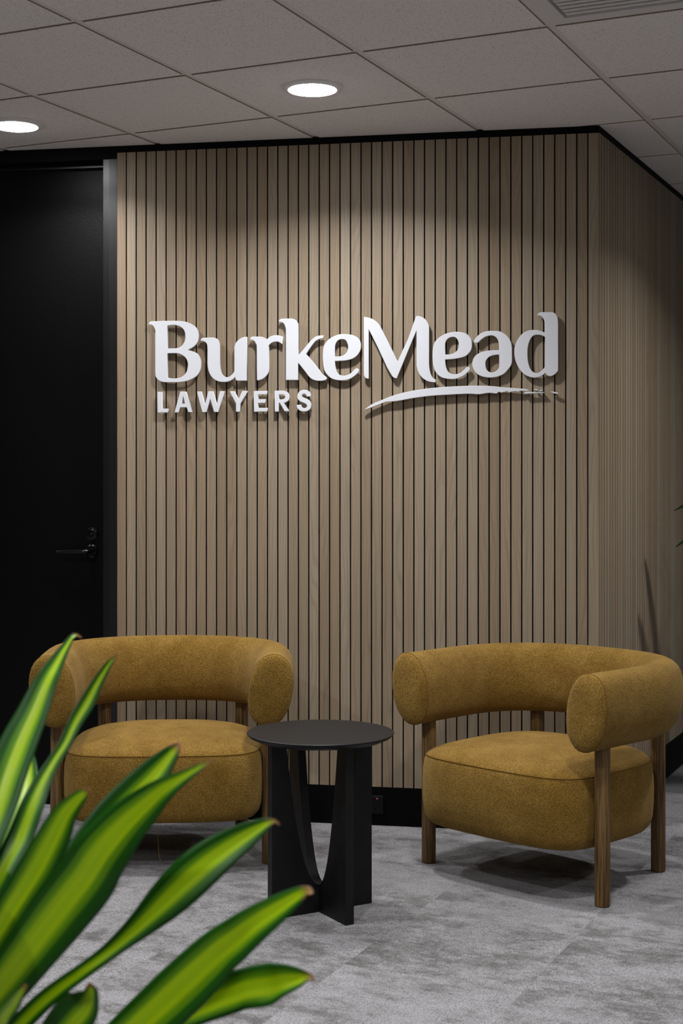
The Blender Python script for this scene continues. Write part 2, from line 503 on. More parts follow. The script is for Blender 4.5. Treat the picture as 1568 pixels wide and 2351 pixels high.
# ------------------------------------------------------------------ black wall with the door
LEAF_S1, LEAF_S0, HEAD_Z, REC = -0.062, -0.905, 2.538, 0.11
wl = empty('wall_left', front(0, 0)); tag(wl, kind='structure')
def wl_prism(name, s0, s1, o0, o1, z0, z1, mat, par):
    me = prism_mesh(name, [front(s0, o0) - LEFT, front(s1, o0) - LEFT, front(s1, o1) - LEFT, front(s0, o1) - LEFT], z0, z1)
    return link(name, me, mat, par)
wl_prism('header_panel', -1.0, S0 - 0.0005, 0, -0.16, HEAD_Z, CEIL - 0.0005, M['black'], wl)
wl_prism('wall_panel', -2.6, -1.0005, 0, -0.16, 0, CEIL - 0.0005, M['black'], wl)
door = empty('door_1', front(0, 0)); tag(door, kind='structure')
jm = [(S0 - .0005, 0), (-0.0265, 0), (-0.0268, -0.001), (-0.0506, -0.0035), (-0.0506, -0.16), (S0 - .0005, -0.16)]
link('door_jamb', prism_mesh('door_jamb', [front(s, o) - LEFT for s, o in jm], 0, HEAD_Z - 0.0005), M['frame'], door)
jm = [(-1.0, 0), (-0.94, 0), (-0.9397, -0.001), (-0.912, -0.0035), (-0.912, -0.16), (-1.0, -0.16)]
link('door_jamb', prism_mesh('door_jamb', [front(s, o) - LEFT for s, o in jm], 0, HEAD_Z - 0.0005), M['frame'], door)
wl_prism('door_stop', -0.91, -0.0552, -0.075, -REC - 0.002, HEAD_Z - 0.014, HEAD_Z - 0.001, M['frame'], door)
wl_prism('door_leaf', LEAF_S0, LEAF_S1, -REC - 0.0025, -REC - 0.045, 0.006, HEAD_Z - 0.0155, M['door'], door)
def on_door(s, z, d=0.0):                       # point on the leaf's face, local to the door's empty
    return front(s, -REC - 0.0025 + d, z) - LEFT
def face_lathe(name, prof, s, z, mat, par):
    """a turned piece whose axis points out of the door"""
    me = lathe_mesh(name, prof, 32)
    rot = Matrix(((W_E.x, 0, W_N.x), (W_E.y, 0, W_N.y), (0, 1, 0))).to_4x4()
    me.transform(rot); me.transform(Matrix.Translation(on_door(s, z)))
    bm = bmesh.new(); bm.from_mesh(me); bmesh.ops.recalc_face_normals(bm, faces=bm.faces); bm.to_mesh(me); bm.free()
    sharp(me)
    return link(name, me, mat, par)
lock = face_lathe('lock_rose', [(0, .010), (.017, .010), (.021, .0085), (.0265, .005), (.0265, 0), (0, 0)], -0.1357, 1.0798, M['gloss'], door)
face_lathe('lock_cylinder', [(0, .016), (.0075, .016), (.0085, .015), (.0085, .0095), (0, .0095)], -0.1357, 1.074, M['gloss'], lock)
rose = face_lathe('handle_rose', [(0, .009), (.021, .009), (.0265, .005), (.0265, 0), (0, 0)], -0.1357, 1.0124, M['gloss'], door)
lever = [on_door(-0.1357, 1.0124, .008), on_door(-0.1357, 1.0124, .034), on_door(-0.139, 1.0124, .045), on_door(-0.150, 1.0122, .050),
         on_door(-0.19, 1.0112, .051), on_door(-0.235, 1.0100, .050), on_door(-0.268, 1.0090, .048)]
link('lever', tube_mesh('lever', catmull(lever, 5), [.010] * 10 + [.0095 - .00012 * k for k in range(21)], 12), M['gloss'], rose)

# ------------------------------------------------------------------ the rest of the room, behind and beside the camera
def room_wall(name, p, q, inward):
    t = (q - p).normalized()
    o = Vector((-t.y, t.x, 0))
    if o.dot(inward) > 0: o = -o
    tag(link(name, prism_mesh(name, [p, q, q + o * .1, p + o * .1], 0, CEIL - .001), M['paint']), kind='structure')
gA0, gA1, gB0, gB1 = A0 + .01, A0 + 17 * CT - .01, B0 + .01, B0 + 19 * CT - .01
room_wall('wall_back', grid(gA0, gB0), grid(gA1, gB0), G_R)
room_wall('wall_far_right', grid(gA1, gB0 + .101), grid(gA1, gB1 - .101), -G_Q)
room_wall('wall_corridor', grid(2.25, gB1), grid(gA1, gB1), -G_R)
wall_end = front(-2.6, 0)
room_wall('wall_far_left', grid(gA0, gB0 + .101), grid(gA0, (wall_end - G_O).dot(G_R) + .4), G_Q)

# ------------------------------------------------------------------ downlights
DIM = {(0, 1): 0.62, (-2, 1): 0.62}                # the pair by the door runs dimmer
DL_LABELS = {(2, 1): 'round lit ceiling downlight above the white wall lettering', (0, 1): 'round lit ceiling downlight near the black door, at the left edge'}
me_ring = sharp(lathe_mesh('trim_ring', [(.102, 0), (.102, -.0015), (.099, -.003), (.0815, -.009), (.0805, -.009), (.0805, 0)], 64))
me_ring.materials.append(M['trim'])
me_dif = lathe_mesh('diffuser', [(.0800, -.004), (.0800, -.0095), (.072, -.0115), (.045, -.0128), (0, -.0133)], 64)
me_dif.materials.append(M['lamp'])
for (i, j) in LIGHTS:
    c = grid((i + .5) * TILE, (j + .5) * TILE, CEIL - 0.0002)
    dl = empty('ceiling_downlight', c)
    tag(dl, DL_LABELS.get((i, j), 'unseen round ceiling downlight added to carry the room brightness'), 'downlight', 'round ceiling downlights')
    link('trim_ring', me_ring, None, dl); link('diffuser', me_dif, None, dl)
    ld = bpy.data.lights.new('downlight_beam', 'AREA')
    ld.shape = 'DISK'; ld.size = 0.15; ld.energy = LAMP_W * DIM.get((i, j), 1.0); ld.spread = math.radians(LAMP_SPREAD); ld.color = (0.985, 0.985, 1.0)
    lo = bpy.data.objects.new('downlight_beam', ld); COL.objects.link(lo); lo.parent = dl; lo.location = (0, 0, -.0145)

# ------------------------------------------------------------------ air diffuser in the ceiling grid
av = empty('air_vent', grid(4.5 * TILE, .5 * TILE, CEIL), ROT_GRID)
tag(av, 'white louvred ceiling air vent at the top right corner', 'air vent')
def frame_mesh(name, ro, ri, z0, z1):
    vs = [(sx * r, sy * r, z) for z in (z0, z1) for r in (ro, ri) for sx, sy in ((-1, -1), (1, -1), (1, 1), (-1, 1))]
    fs = []
    for k in range(4):
        k2 = (k + 1) % 4
        fs += [(k, k2, 4 + k2, 4 + k), (8 + k, 8 + k2, 12 + k2, 12 + k), (k, k2, 8 + k2, 8 + k), (4 + k, 4 + k2, 12 + k2, 12 + k)]
    return mesh_from(name, vs, fs)
link('vent_frame', frame_mesh('vent_frame', .288, .24, -.001, .012), M['vent'], av)
link('backing', box_mesh('backing', -.24, .24, -.24, .24, .0125, .0165), M['vent'], av)
def louvre(x0, y0, x1, y1, tilt):
    c = Vector(((x0 + x1) / 2, (y0 + y1) / 2, .0045)); L = math.hypot(x1 - x0, y1 - y0)
    me = box_mesh('louvre', -L / 2, L / 2, -.0135, .0135, -.0012, .0012)
    me.transform(Matrix.Translation(c) @ Matrix.Rotation(math.atan2(y1 - y0, x1 - x0), 4, 'Z') @ Matrix.Rotation(tilt, 4, 'X'))
    link('louvre', me, M['vent'], av)
for k in range(5):
    y = .222 - k * .030
    louvre(-.232, y, .232, y, 0.1); louvre(-.232, -y, .232, -y, -0.1)
for k in range(8):
    x = .222 - k * .030
    louvre(-x, -.083, -x, .083, 0.55)
    if x > .02: louvre(x, -.083, x, .083, -0.55)

LETTERS = {  # outlines in millimetres on the slat wall: (along the wall, height, 1 = corner)
 'B': [
  [(141.7,1891.8,1),(143.6,1898.4),(152.0,1903.1),(178.3,1903.6),(233.6,1903.9),(266.7,1902.2),(294.2,1897.2),(316.2,1887.2),(331.3,1873.7),(339.0,1855.0),(339.5,1836.4),(334.1,1818.0),(320.3,1803.6),(297.0,1791.2,1),(321.7,1783.7),(338.2,1772.8),(347.8,1754.2),(349.7,1735.6),(347.0,1714.4),(336.8,1696.0),(319.0,1683.0),(294.2,1673.2),(266.7,1669.0),(233.6,1668.6),(200.4,1669.8),(183.8,1675.3),(172.8,1686.1),(168.3,1700.8),(168.0,1746.1),(168.0,1852.7),(167.2,1871.3),(161.7,1883.4),(153.3,1890.2),],
  [(217.0,1885.9,1),(239.1,1887.8),(258.4,1885.1),(275.0,1876.0),(284.6,1862.6),(287.6,1847.9),(286.5,1829.4),(279.1,1813.6),(268.1,1803.1),(252.9,1798.6),(217.0,1797.8,1),],
  [(217.0,1779.7,1),(252.9,1779.4),(272.2,1773.8),(287.4,1763.0),(296.4,1746.9),(298.4,1731.0),(294.8,1712.5),(284.6,1696.7),(269.5,1686.8),(250.2,1683.0),(230.9,1683.5),(217.0,1686.4,1),],
 ],
 'u': [
  [(347.8,1825.2,1),(350.5,1832.3),(357.4,1836.1),(379.3,1837.1),(398.4,1836.5),(412.0,1832.0),(420.2,1821.8),(423.5,1805.9),(423.8,1768.9),(424.9,1726.6),(429.8,1702.8),(439.3,1689.5),(451.6,1685.4),(463.8,1688.6),(474.7,1698.3),(480.9,1706.9,1),(480.9,1741.7),(480.9,1794.4),(484.2,1810.2),(493.7,1823.2),(507.3,1833.0),(520.8,1837.3),(529.5,1837.7,1),(530.1,1671.2,1),(492.4,1671.7),(486.9,1675.7),(483.4,1685.8,1),(474.7,1677.2),(458.4,1669.4),(439.3,1667.3),(417.5,1669.9),(398.4,1680.7),(386.1,1695.4),(377.9,1716.7),(375.7,1743.2),(375.2,1796.1),(373.2,1810.7),(366.9,1820.1),(357.4,1824.5),],
 ],
 'r': [
  [(541.0,1826.9,1),(544.6,1834.2),(552.2,1837.7),(579.4,1837.2),(594.5,1834.6),(606.6,1826.1,1),(618.7,1835.9),(633.8,1840.9),(648.8,1841.3),(669.0,1836.5,1),(669.0,1805.1,1),(659.4,1812.6),(648.8,1817.2),(636.8,1816.8),(624.7,1812.3),(615.1,1804.5,1),(616.3,1761.8),(616.3,1711.9),(611.1,1697.2),(600.6,1684.1),(585.5,1674.6),(569.1,1671.8,1),(568.5,1718.4),(567.9,1797.9),(564.9,1811.2),(558.2,1821.6),(549.2,1825.9),],
 ],
 'k': [
  [(653.3,1892.0,1),(656.3,1899.3),(663.9,1903.3),(687.9,1903.7),(705.9,1903.0),(717.9,1898.1),(726.0,1887.7),(729.3,1871.5),(729.3,1764.6,1),(753.8,1792.0),(774.7,1816.6),(792.6,1832.3),(807.6,1836.8),(827.5,1837.9,1),(824.8,1828.9),(819.5,1826.0),(807.6,1823.9),(792.6,1814.2),(774.7,1791.7),(758.9,1768.5,1),(780.7,1744.8),(804.6,1715.2),(819.5,1694.6),(835.8,1681.2),(837.9,1673.9),(828.4,1668.8),(807.6,1667.2),(786.7,1671.6),(771.8,1682.0),(756.8,1701.2),(728.4,1736.7,1),(729.3,1671.4,1),(681.3,1672.0,1),(681.3,1746.2),(681.0,1854.8),(678.9,1872.5),(672.9,1884.9),(663.9,1890.9),],
 ],
 'e': [
  [(869.4,1741.2,1),(908.5,1742.4),(935.1,1748.4),(952.9,1759.8),(964.7,1777.0),(968.2,1797.3),(964.7,1814.8),(954.3,1828.1),(938.1,1836.5),(911.5,1841.1),(881.9,1839.6),(852.2,1826.9),(834.3,1809.7),(825.4,1790.9),(823.0,1758.8),(824.8,1732.5),(828.4,1709.1),(838.8,1691.4),(855.2,1676.6),(875.9,1669.6),(899.6,1667.9),(920.4,1671.4),(938.1,1680.0),(955.8,1694.3),(961.1,1702.9),(958.8,1709.7),(951.4,1712.4),(944.0,1708.1),(929.2,1693.8),(914.4,1687.0),(899.6,1685.4),(886.3,1689.3),(877.4,1699.7),(872.1,1717.2),(870.0,1731.8),],
  [(870.0,1757.2,1),(869.4,1790.2),(872.4,1806.2),(880.4,1817.7),(893.7,1822.4),(908.5,1819.6),(916.8,1806.9),(919.8,1792.3),(916.8,1777.8),(907.0,1764.8),(892.2,1758.6),],
 ],
 'M': [
  [(979.4,1904.0,1),(994.4,1902.0),(1011.4,1896.1),(1025.6,1886.9),(1038.3,1872.6),(1048.3,1854.3),(1068.0,1816.2),(1090.6,1769.7),(1107.0,1735.4,1),(1124.4,1773.4),(1146.9,1821.8),(1163.8,1868.9),(1176.4,1904.0,1),(1189.0,1902.7),(1203.0,1896.8),(1215.6,1884.6),(1222.6,1870.6),(1224.6,1855.3),(1224.6,1732.9),(1226.8,1705.1),(1232.4,1684.2),(1240.8,1671.6),(1250.0,1665.9,1),(1247.7,1657.6),(1236.6,1657.2),(1217.0,1662.1),(1200.2,1673.5),(1186.2,1691.7),(1179.8,1711.3),(1177.8,1733.6),(1177.8,1849.7,1),(1163.8,1817.4),(1138.5,1756.5),(1118.8,1709.3),(1103.3,1672.7,1),(1093.4,1675.6),(1086.4,1681.8),(1068.0,1712.8),(1048.3,1755.0),(1025.6,1802.9),(997.8,1858.0,1),(998.4,1672.8,1),(987.3,1675.2),(980.8,1684.5),(979.4,1694.4),(979.4,1792.5),],
 ],
 'e2': [
  [(1284.8,1740.4,1),(1314.6,1742.2),(1342.4,1746.5),(1361.8,1753.7),(1378.4,1770.9),(1383.9,1791.5),(1381.1,1812.3),(1370.1,1829.1),(1353.4,1838.5),(1328.5,1842.3),(1300.7,1840.0),(1272.8,1829.4),(1251.9,1813.1),(1242.2,1796.6),(1238.0,1771.7),(1238.0,1738.3),(1241.6,1713.3),(1251.9,1690.9),(1267.3,1676.8),(1289.6,1669.6),(1314.6,1667.9),(1334.0,1671.8),(1356.2,1682.6),(1374.2,1699.0),(1376.4,1705.9),(1372.8,1712.0),(1365.9,1712.1),(1356.2,1703.4),(1342.4,1691.1),(1325.7,1685.8),(1309.0,1686.8),(1296.5,1694.5),(1289.6,1707.1),(1285.9,1723.8),],
  [(1285.4,1758.4,1),(1284.5,1793.1),(1286.8,1807.0),(1295.1,1817.9),(1309.0,1823.8),(1322.9,1821.6),(1332.6,1809.0),(1335.4,1793.7),(1331.8,1777.1),(1321.5,1766.2),(1306.2,1760.1),],
 ],
 'a': [
  [(1483.3,1772.4,1),(1482.6,1790.8),(1479.8,1807.2),(1472.7,1819.1),(1462.2,1825.6),(1449.3,1826.6),(1432.9,1822.1),(1418.8,1813.0),(1405.8,1801.9),(1398.8,1799.9),(1392.9,1802.8),(1391.5,1808.7),(1397.6,1818.0),(1409.4,1829.6),(1423.5,1838.8),(1442.3,1842.9),(1463.4,1843.2),(1484.4,1841.2),(1503.2,1832.2),(1517.2,1818.3),(1526.5,1801.8),(1530.0,1783.0),(1530.7,1757.2),(1530.7,1731.4),(1526.5,1715.0),(1514.8,1698.8),(1500.8,1684.9),(1479.8,1675.7),(1456.3,1671.8),(1432.9,1673.5),(1411.7,1680.1),(1395.2,1693.3),(1387.0,1709.9),(1385.1,1726.4),(1389.4,1742.8),(1399.9,1755.6),(1416.4,1764.8),(1437.6,1769.9),(1461.0,1772.1),],
  [(1483.7,1755.5,1),(1468.1,1754.8),(1454.0,1751.3),(1442.3,1744.4),(1434.7,1732.7),(1433.6,1718.6),(1436.4,1704.5),(1443.4,1695.0),(1454.0,1690.2),(1465.7,1691.9),(1476.3,1698.1),(1482.6,1707.4),(1484.0,1720.3),],
 ],
 'd': [
  [(1622.6,1896.7,1),(1626.5,1904.1),(1634.7,1908.1),(1654.3,1908.2),(1677.5,1907.5),(1687.9,1901.7),(1694.8,1889.9),(1697.6,1871.2),(1697.8,1801.3),(1697.8,1701.0),(1694.8,1690.6),(1686.7,1681.3),(1675.2,1675.2),(1665.9,1674.4),(1657.8,1678.2),(1652.7,1686.9,1),(1640.5,1677.3),(1624.2,1670.5),(1605.7,1670.0),(1587.1,1675.6),(1570.8,1686.3),(1554.5,1707.6),(1544.0,1731.2),(1539.8,1752.3),(1539.8,1775.8),(1545.2,1796.8),(1556.8,1817.7),(1573.1,1833.8),(1591.7,1842.3),(1610.3,1844.1),(1628.9,1842.1),(1649.7,1834.3,1),(1649.7,1860.4),(1647.9,1878.0),(1642.8,1888.6),(1634.7,1895.1),],
  [(1650.9,1817.9,1),(1638.1,1824.0),(1621.9,1826.6),(1610.3,1823.8),(1599.9,1814.6),(1591.7,1796.0),(1587.8,1775.0),(1587.5,1751.6),(1589.9,1725.9),(1596.4,1704.7),(1605.7,1691.7),(1617.3,1686.4),(1628.9,1687.9),(1640.5,1695.9),(1650.4,1707.5,1),],
 ],
 'L': [
  [(177.4,1632.1,1),(195.1,1631.9,1),(195.1,1567.6,1),(219.9,1567.4,1),(219.5,1552.8,1),(177.4,1552.7,1),],
 ],
 'A': [
  [(267.7,1632.4,1),(290.3,1632.1,1),(317.5,1553.2,1),(299.1,1553.4,1),(292.8,1572.0,1),(267.7,1572.2,1),(261.9,1552.9,1),(244.3,1552.6,1),],
  [(279.0,1615.3,1),(287.0,1586.2,1),(271.5,1586.3,1),],
 ],
 'W': [
  [(334.2,1632.1,1),(351.3,1631.9,1),(365.0,1581.4,1),(379.1,1632.0,1),(397.4,1632.2,1),(411.5,1581.4,1),(424.4,1632.3,1),(441.4,1632.1,1),(418.6,1553.2,1),(400.8,1553.4,1),(386.6,1603.0,1),(372.1,1553.2,1),(354.2,1553.0,1),],
 ],
 'Y': [
  [(462.5,1631.9,1),(481.1,1631.7,1),(496.4,1600.3,1),(512.0,1632.2,1),(531.8,1632.4,1),(504.6,1585.8,1),(504.6,1553.8,1),(486.9,1553.5,1),(486.9,1586.0,1),],
 ],
 'E': [
  [(556.5,1631.3,1),(607.8,1632.0,1),(607.8,1618.0,1),(573.8,1618.4,1),(573.8,1600.4,1),(602.1,1600.1,1),(602.1,1586.1,1),(573.8,1586.4,1),(573.8,1567.6,1),(609.4,1567.3,1),(609.4,1553.7,1),(557.3,1552.9,1),],
 ],
 'R': [
  [(637.7,1631.3,1),(663.8,1631.8),(680.1,1629.2),(691.6,1620.0),(695.2,1607.2),(691.6,1595.3),(680.1,1587.4),(674.0,1585.9,1),(695.6,1554.2,1),(676.1,1553.6,1),(657.7,1585.6,1),(654.4,1585.6,1),(654.4,1553.0,1),(638.1,1552.7,1),],
  [(654.4,1617.1,1),(665.9,1617.8),(675.2,1614.5),(678.5,1608.1),(675.2,1601.8),(665.9,1598.7),(654.4,1598.8,1),],
 ],
 'S': [
  [(777.3,1608.8,1),(761.1,1608.9,1),(758.2,1616.5),(751.3,1619.7),(744.4,1616.6),(742.8,1611.5),(747.3,1605.9),(757.4,1601.8),(769.6,1595.3),(777.7,1584.5),(778.5,1572.6),(773.6,1560.7),(762.3,1553.7),(749.3,1552.2),(735.1,1555.9),(724.9,1566.3),(722.5,1577.9,1),(740.0,1577.7,1),(742.4,1568.9),(751.3,1565.3),(759.4,1567.6),(762.7,1573.9),(758.2,1580.7),(747.3,1586.0),(735.1,1591.7),(726.6,1602.1),(726.1,1614.8),(733.1,1627.5),(745.2,1633.3),(757.4,1633.6),(769.6,1627.9),(776.1,1618.3),],
 ],
 'swoosh': [
  [(978.9,1555.6,1),(1010.2,1577.3),(1045.4,1591.9),(1085.6,1607.4),(1130.6,1619.8),(1175.6,1628.3),(1235.3,1635.5),(1304.6,1640.2),(1378.6,1642.3),(1442.4,1641.1),(1496.2,1635.6,1),(1549.8,1631.1),(1583.8,1627.3),(1593.5,1623.3,1),(1581.3,1621.0),(1558.0,1622.2,1),(1558.0,1617.8,1),(1540.0,1620.0),(1518.1,1616.3,1),(1513.3,1620.3,1),(1491.3,1616.1),(1482.5,1619.1,1),(1474.2,1612.3,1),(1444.9,1615.1),(1408.1,1610.6),(1373.7,1612.9),(1304.6,1610.6),(1235.3,1606.9),(1170.6,1599.6),(1105.6,1588.8),(1063.0,1585.2),(1030.3,1573.6),(1000.1,1562.4),],
 ],
 'f1': [
  [(1574.1,1612.8,1),(1581.3,1617.6),(1595.9,1617.9),(1608.0,1616.3),(1646.7,1615.9,1),(1644.3,1613.5),(1608.0,1611.9),(1576.5,1610.8),],
 ],
 'f2': [
  [(1609.0,1627.1,1),(1617.7,1627.5),(1625.9,1623.5),(1620.1,1621.6,1),],
 ],
 'f3': [
  [(1630.3,1622.9,1),(1636.1,1624.3),(1642.4,1621.3),(1634.6,1620.4),],
 ],
 'f4': [
  [(1669.4,1617.6,1),(1685.3,1616.5),(1702.2,1611.0,1),(1694.9,1609.1),(1680.5,1612.2),],
 ],
}
PINS = {'B': [(212.8, 1733.3), (209.3, 1847.0)], 'u': [(519.5, 1708.5), (525.5, 1790.8)], 'r': [(595.4, 1729.7), (586.9, 1814.5)], 'k': [(697.9, 1708.6), (713.3, 1819.0)], 'e': [(848.4, 1721.3), (942.8, 1802.1)], 'M': [(995.2, 1737.4), (1022.2, 1840.2)], 'e2': [(1261.1, 1727.5), (1358.4, 1803.1)], 'a': [(1410.6, 1713.2), (1505.2, 1787.5)], 'd': [(1678.0, 1731.5), (1686.0, 1834.8)], 'L': [(204.7, 1556.0), (186.3, 1606.3)], 'A': [(308.4, 1566.6), (294.9, 1607.8)], 'W': [(399.4, 1570.8), (431.6, 1610.5)], 'Y': [(495.4, 1569.9), (516.2, 1614.6)], 'E': [(589.6, 1556.2), (589.6, 1628.7)], 'R': [(641.1, 1571.8), (641.1, 1614.0)], 'S': [(733.2, 1570.5), (735.1, 1618.0)], 'swoosh': [(1127.4, 1596.8), (1414.2, 1638.7)], 'f1': [(1589.2, 1613.9), (1589.2, 1614.8)], 'f2': [(1617.5, 1624.5)], 'f3': [(1636.3, 1622.3)], 'f4': [(1685.8, 1613.3)]}
LEAVES = [  # midrib x, y, z and full width in metres, tip first
 [(-0.4149,2.3400,1.0491,0.0021),(-0.4262,2.3330,1.0533,0.0062),(-0.4377,2.3203,1.0354,0.0138),(-0.4497,2.3039,1.0112,0.0233),(-0.4615,2.2843,0.9845,0.0326),(-0.4765,2.2622,0.9412,0.0431),(-0.4920,2.2378,0.8999,0.0506),(-0.5039,2.2112,0.8586,0.0526),(-0.5169,2.1826,0.8053,0.0520),(-0.5340,2.1522,0.7457,0.0448),(-0.5576,2.1200,0.6658,0.0284)],
 [(-0.3466,2.2800,1.0319,0.0014),(-0.3616,2.2762,1.0148,0.0095),(-0.3781,2.2691,0.9867,0.0162),(-0.3927,2.2600,0.9570,0.0222),(-0.4089,2.2492,0.9279,0.0201),(-0.4213,2.2370,0.8993,0.0173),(-0.4373,2.2234,0.8720,0.0185),(-0.4508,2.2087,0.8447,0.0250),(-0.4619,2.1929,0.8134,0.0326),(-0.4765,2.1761,0.7699,0.0363),(-0.4938,2.1583,0.7345,0.0347),(-0.5182,2.1396,0.6853,0.0306),(-0.5576,2.1200,0.6090,0.0252)],
 [(-0.5263,2.4500,0.8650,0.0058),(-0.5171,2.4205,0.8199,0.0259),(-0.5154,2.3665,0.7709,0.0387),(-0.5186,2.2966,0.7286,0.0410),(-0.5230,2.2139,0.6901,0.0362),(-0.5576,2.1200,0.6090,0.0252)],
 [(-0.3525,2.0500,0.8693,0.0049),(-0.3597,2.0526,0.8620,0.0147),(-0.3746,2.0573,0.8463,0.0257),(-0.3892,2.0635,0.8265,0.0356),(-0.4054,2.0707,0.7946,0.0444),(-0.4293,2.0790,0.7493,0.0495),(-0.4498,2.0881,0.7164,0.0472),(-0.4719,2.0980,0.6824,0.0449),(-0.5044,2.1087,0.6316,0.0389),(-0.5576,2.1200,0.5522,0.0265)],
 [(-0.2451,2.2200,0.9024,0.0040),(-0.2545,2.2163,0.8912,0.0198),(-0.2860,2.2095,0.8537,0.0447),(-0.3320,2.2008,0.8044,0.0550),(-0.3676,2.1904,0.7592,0.0560),(-0.3980,2.1786,0.7207,0.0519),(-0.4278,2.1656,0.6810,0.0483),(-0.4634,2.1514,0.6339,0.0416),(-0.5047,2.1362,0.5783,0.0350),(-0.5576,2.1200,0.5144,0.0252)],
 [(-0.1668,1.9200,0.9358,0.0011),(-0.1884,1.9248,0.9223,0.0092),(-0.2123,1.9336,0.9062,0.0196),(-0.2367,1.9450,0.8876,0.0336),(-0.2616,1.9585,0.8631,0.0489),(-0.2901,1.9738,0.8333,0.0634),(-0.3222,1.9907,0.7937,0.0758),(-0.3497,2.0091,0.7519,0.0807),(-0.3827,2.0289,0.7084,0.0815),(-0.4202,2.0499,0.6595,0.0781),(-0.4587,2.0721,0.6093,0.0709),(-0.5013,2.0955,0.5547,0.0574),(-0.5576,2.1200,0.4829,0.0347)],
 [(-0.0873,2.0800,0.8115,0.0019),(-0.0953,2.0807,0.8163,0.0056),(-0.1078,2.0819,0.8117,0.0161),(-0.1327,2.0836,0.7964,0.0322),(-0.1638,2.0855,0.7755,0.0459),(-0.1950,2.0877,0.7513,0.0559),(-0.2264,2.0901,0.7233,0.0572),(-0.2547,2.0928,0.6958,0.0498),(-0.2831,2.0956,0.6682,0.0374),(-0.3116,2.0986,0.6423,0.0275),(-0.3402,2.1018,0.6181,0.0225),(-0.3720,2.1051,0.5939,0.0225),(-0.4040,2.1086,0.5701,0.0251),(-0.4362,2.1123,0.5424,0.0277),(-0.4747,2.1161,0.5033,0.0277),(-0.5576,2.1200,0.4198,0.0227)],
 [(-0.0367,1.9000,0.7656,0.0028),(-0.0448,1.9060,0.7656,0.0136),(-0.0593,1.9171,0.7544,0.0240),(-0.0810,1.9313,0.7360,0.0345),(-0.1113,1.9482,0.7107,0.0452),(-0.1381,1.9674,0.6843,0.0539),(-0.1663,1.9886,0.6557,0.0615),(-0.2155,2.0117,0.6039,0.0682),(-0.2690,2.0364,0.5486,0.0654),(-0.3339,2.0628,0.4866,0.0552),(-0.4130,2.0907,0.4258,0.0404),(-0.5450,2.1200,0.3567,0.0265)],
 [(-0.0359,1.9800,0.6232,0.0012),(-0.0425,1.9838,0.6284,0.0083),(-0.0592,1.9909,0.6236,0.0272),(-0.0797,1.9999,0.6169,0.0417),(-0.0981,2.0107,0.6078,0.0526),(-0.1228,2.0229,0.6000,0.0530),(-0.1454,2.0364,0.5892,0.0515),(-0.1935,2.0511,0.5664,0.0488),(-0.2484,2.0668,0.5373,0.0461),(-0.3062,2.0836,0.5001,0.0403),(-0.3964,2.1013,0.4401,0.0344),(-0.5450,2.1200,0.3315,0.0252)],
 [(-0.3359,1.9500,0.6324,0.0035),(-0.3368,1.9616,0.6144,0.0257),(-0.3475,1.9827,0.5863,0.0519),(-0.3702,2.0101,0.5554,0.0598),(-0.4035,2.0425,0.5129,0.0517),(-0.4603,2.0793,0.4492,0.0371),(-0.5450,2.1200,0.3819,0.0284)],
 [(-0.4093,1.9000,0.6463,0.0045),(-0.4290,1.9275,0.6121,0.0206),(-0.4566,1.9778,0.5675,0.0306),(-0.5008,2.0429,0.4946,0.0292),(-0.5639,2.1200,0.3819,0.0252)],
]

# ------------------------------------------------------------------ the lettering on the slat wall
def outline(pts):
    """points in mm, smooth between corners -> dense closed polyline in metres"""
    n = len(pts)
    start = next((i for i, p in enumerate(pts) if len(p) > 2), None)
    if start is None:
        return [(v.x / 1000, v.y / 1000) for v in catmull([(p[0], p[1], 0) for p in pts], 5, True)]
    pts = pts[start:] + pts[:start] + [pts[start]]
    out, run = [], [pts[0]]
    for p in pts[1:]:
        run.append(p)
        if len(p) > 2:
            c = catmull([(q[0], q[1], 0) for q in run], 5 if len(run) > 2 else 1)
            out += [(v.x / 1000, v.y / 1000) for v in c[:-1]]
            run = [p]
    return out

def letter_mesh(name, loops, depth):
    cu = bpy.data.curves.new(name, 'CURVE')
    cu.dimensions = '2D'; cu.fill_mode = 'BOTH'
    cu.extrude = depth / 2 - 0.001; cu.bevel_depth = 0.001; cu.bevel_resolution = 1; cu.offset = -0.001
    for lp in loops:
        pl = outline(lp)
        sp = cu.splines.new('POLY'); sp.points.add(len(pl) - 1); sp.use_cyclic_u = True
        for pt, (x, y) in zip(sp.points, pl): pt.co = (x, y, 0, 1)
    ob = bpy.data.objects.new(name, cu); COL.objects.link(ob)
    me = bpy.data.meshes.new_from_object(ob.evaluated_get(bpy.context.evaluated_depsgraph_get()))
    bpy.data.objects.remove(ob); bpy.data.curves.remove(cu)
    me.name = name
    me.materials.clear(); me.materials.append(M['letter'])
    me.transform(Matrix(((1, 0, 0, 0), (0, 0, -1, 0), (0, 1, 0, 0), (0, 0, 0, 1))))   # stand it up: local y points into the wall
    return me
SIGN_S, SIGN_Z = 0.95, 1.37
sign = empty('wall_sign', front(SIGN_S, 0, SIGN_Z), ROT_FRONT)
tag(sign, 'raised white lettering with brush-stroke swoosh mounted on timber slat wall', 'sign')
PIN = 0.013                                        # the letters stand off the slats on short pins
for key, loops in LETTERS.items():
    depth = 0.011
    name = 'swoosh' if key == 'swoosh' else 'swoosh_fleck' if key[0] == 'f' else 'letter'
    o = link(name, letter_mesh(name, loops, depth), None, sign)
    o.location = (-SIGN_S, -(PIN + depth / 2), -SIGN_Z)
    # pins behind each piece, well inside its outline
    me = box_mesh('mounting_pin', -.002, .002, -PIN - .001, 0.0, -.002, .002)
    me.materials.append(M['gloss'])
    spots = PINS.get(key, [])
    for (px, pz) in spots:
        q = link('mounting_pin', me, None, o); q.location = (px / 1000, PIN + depth / 2, pz / 1000)

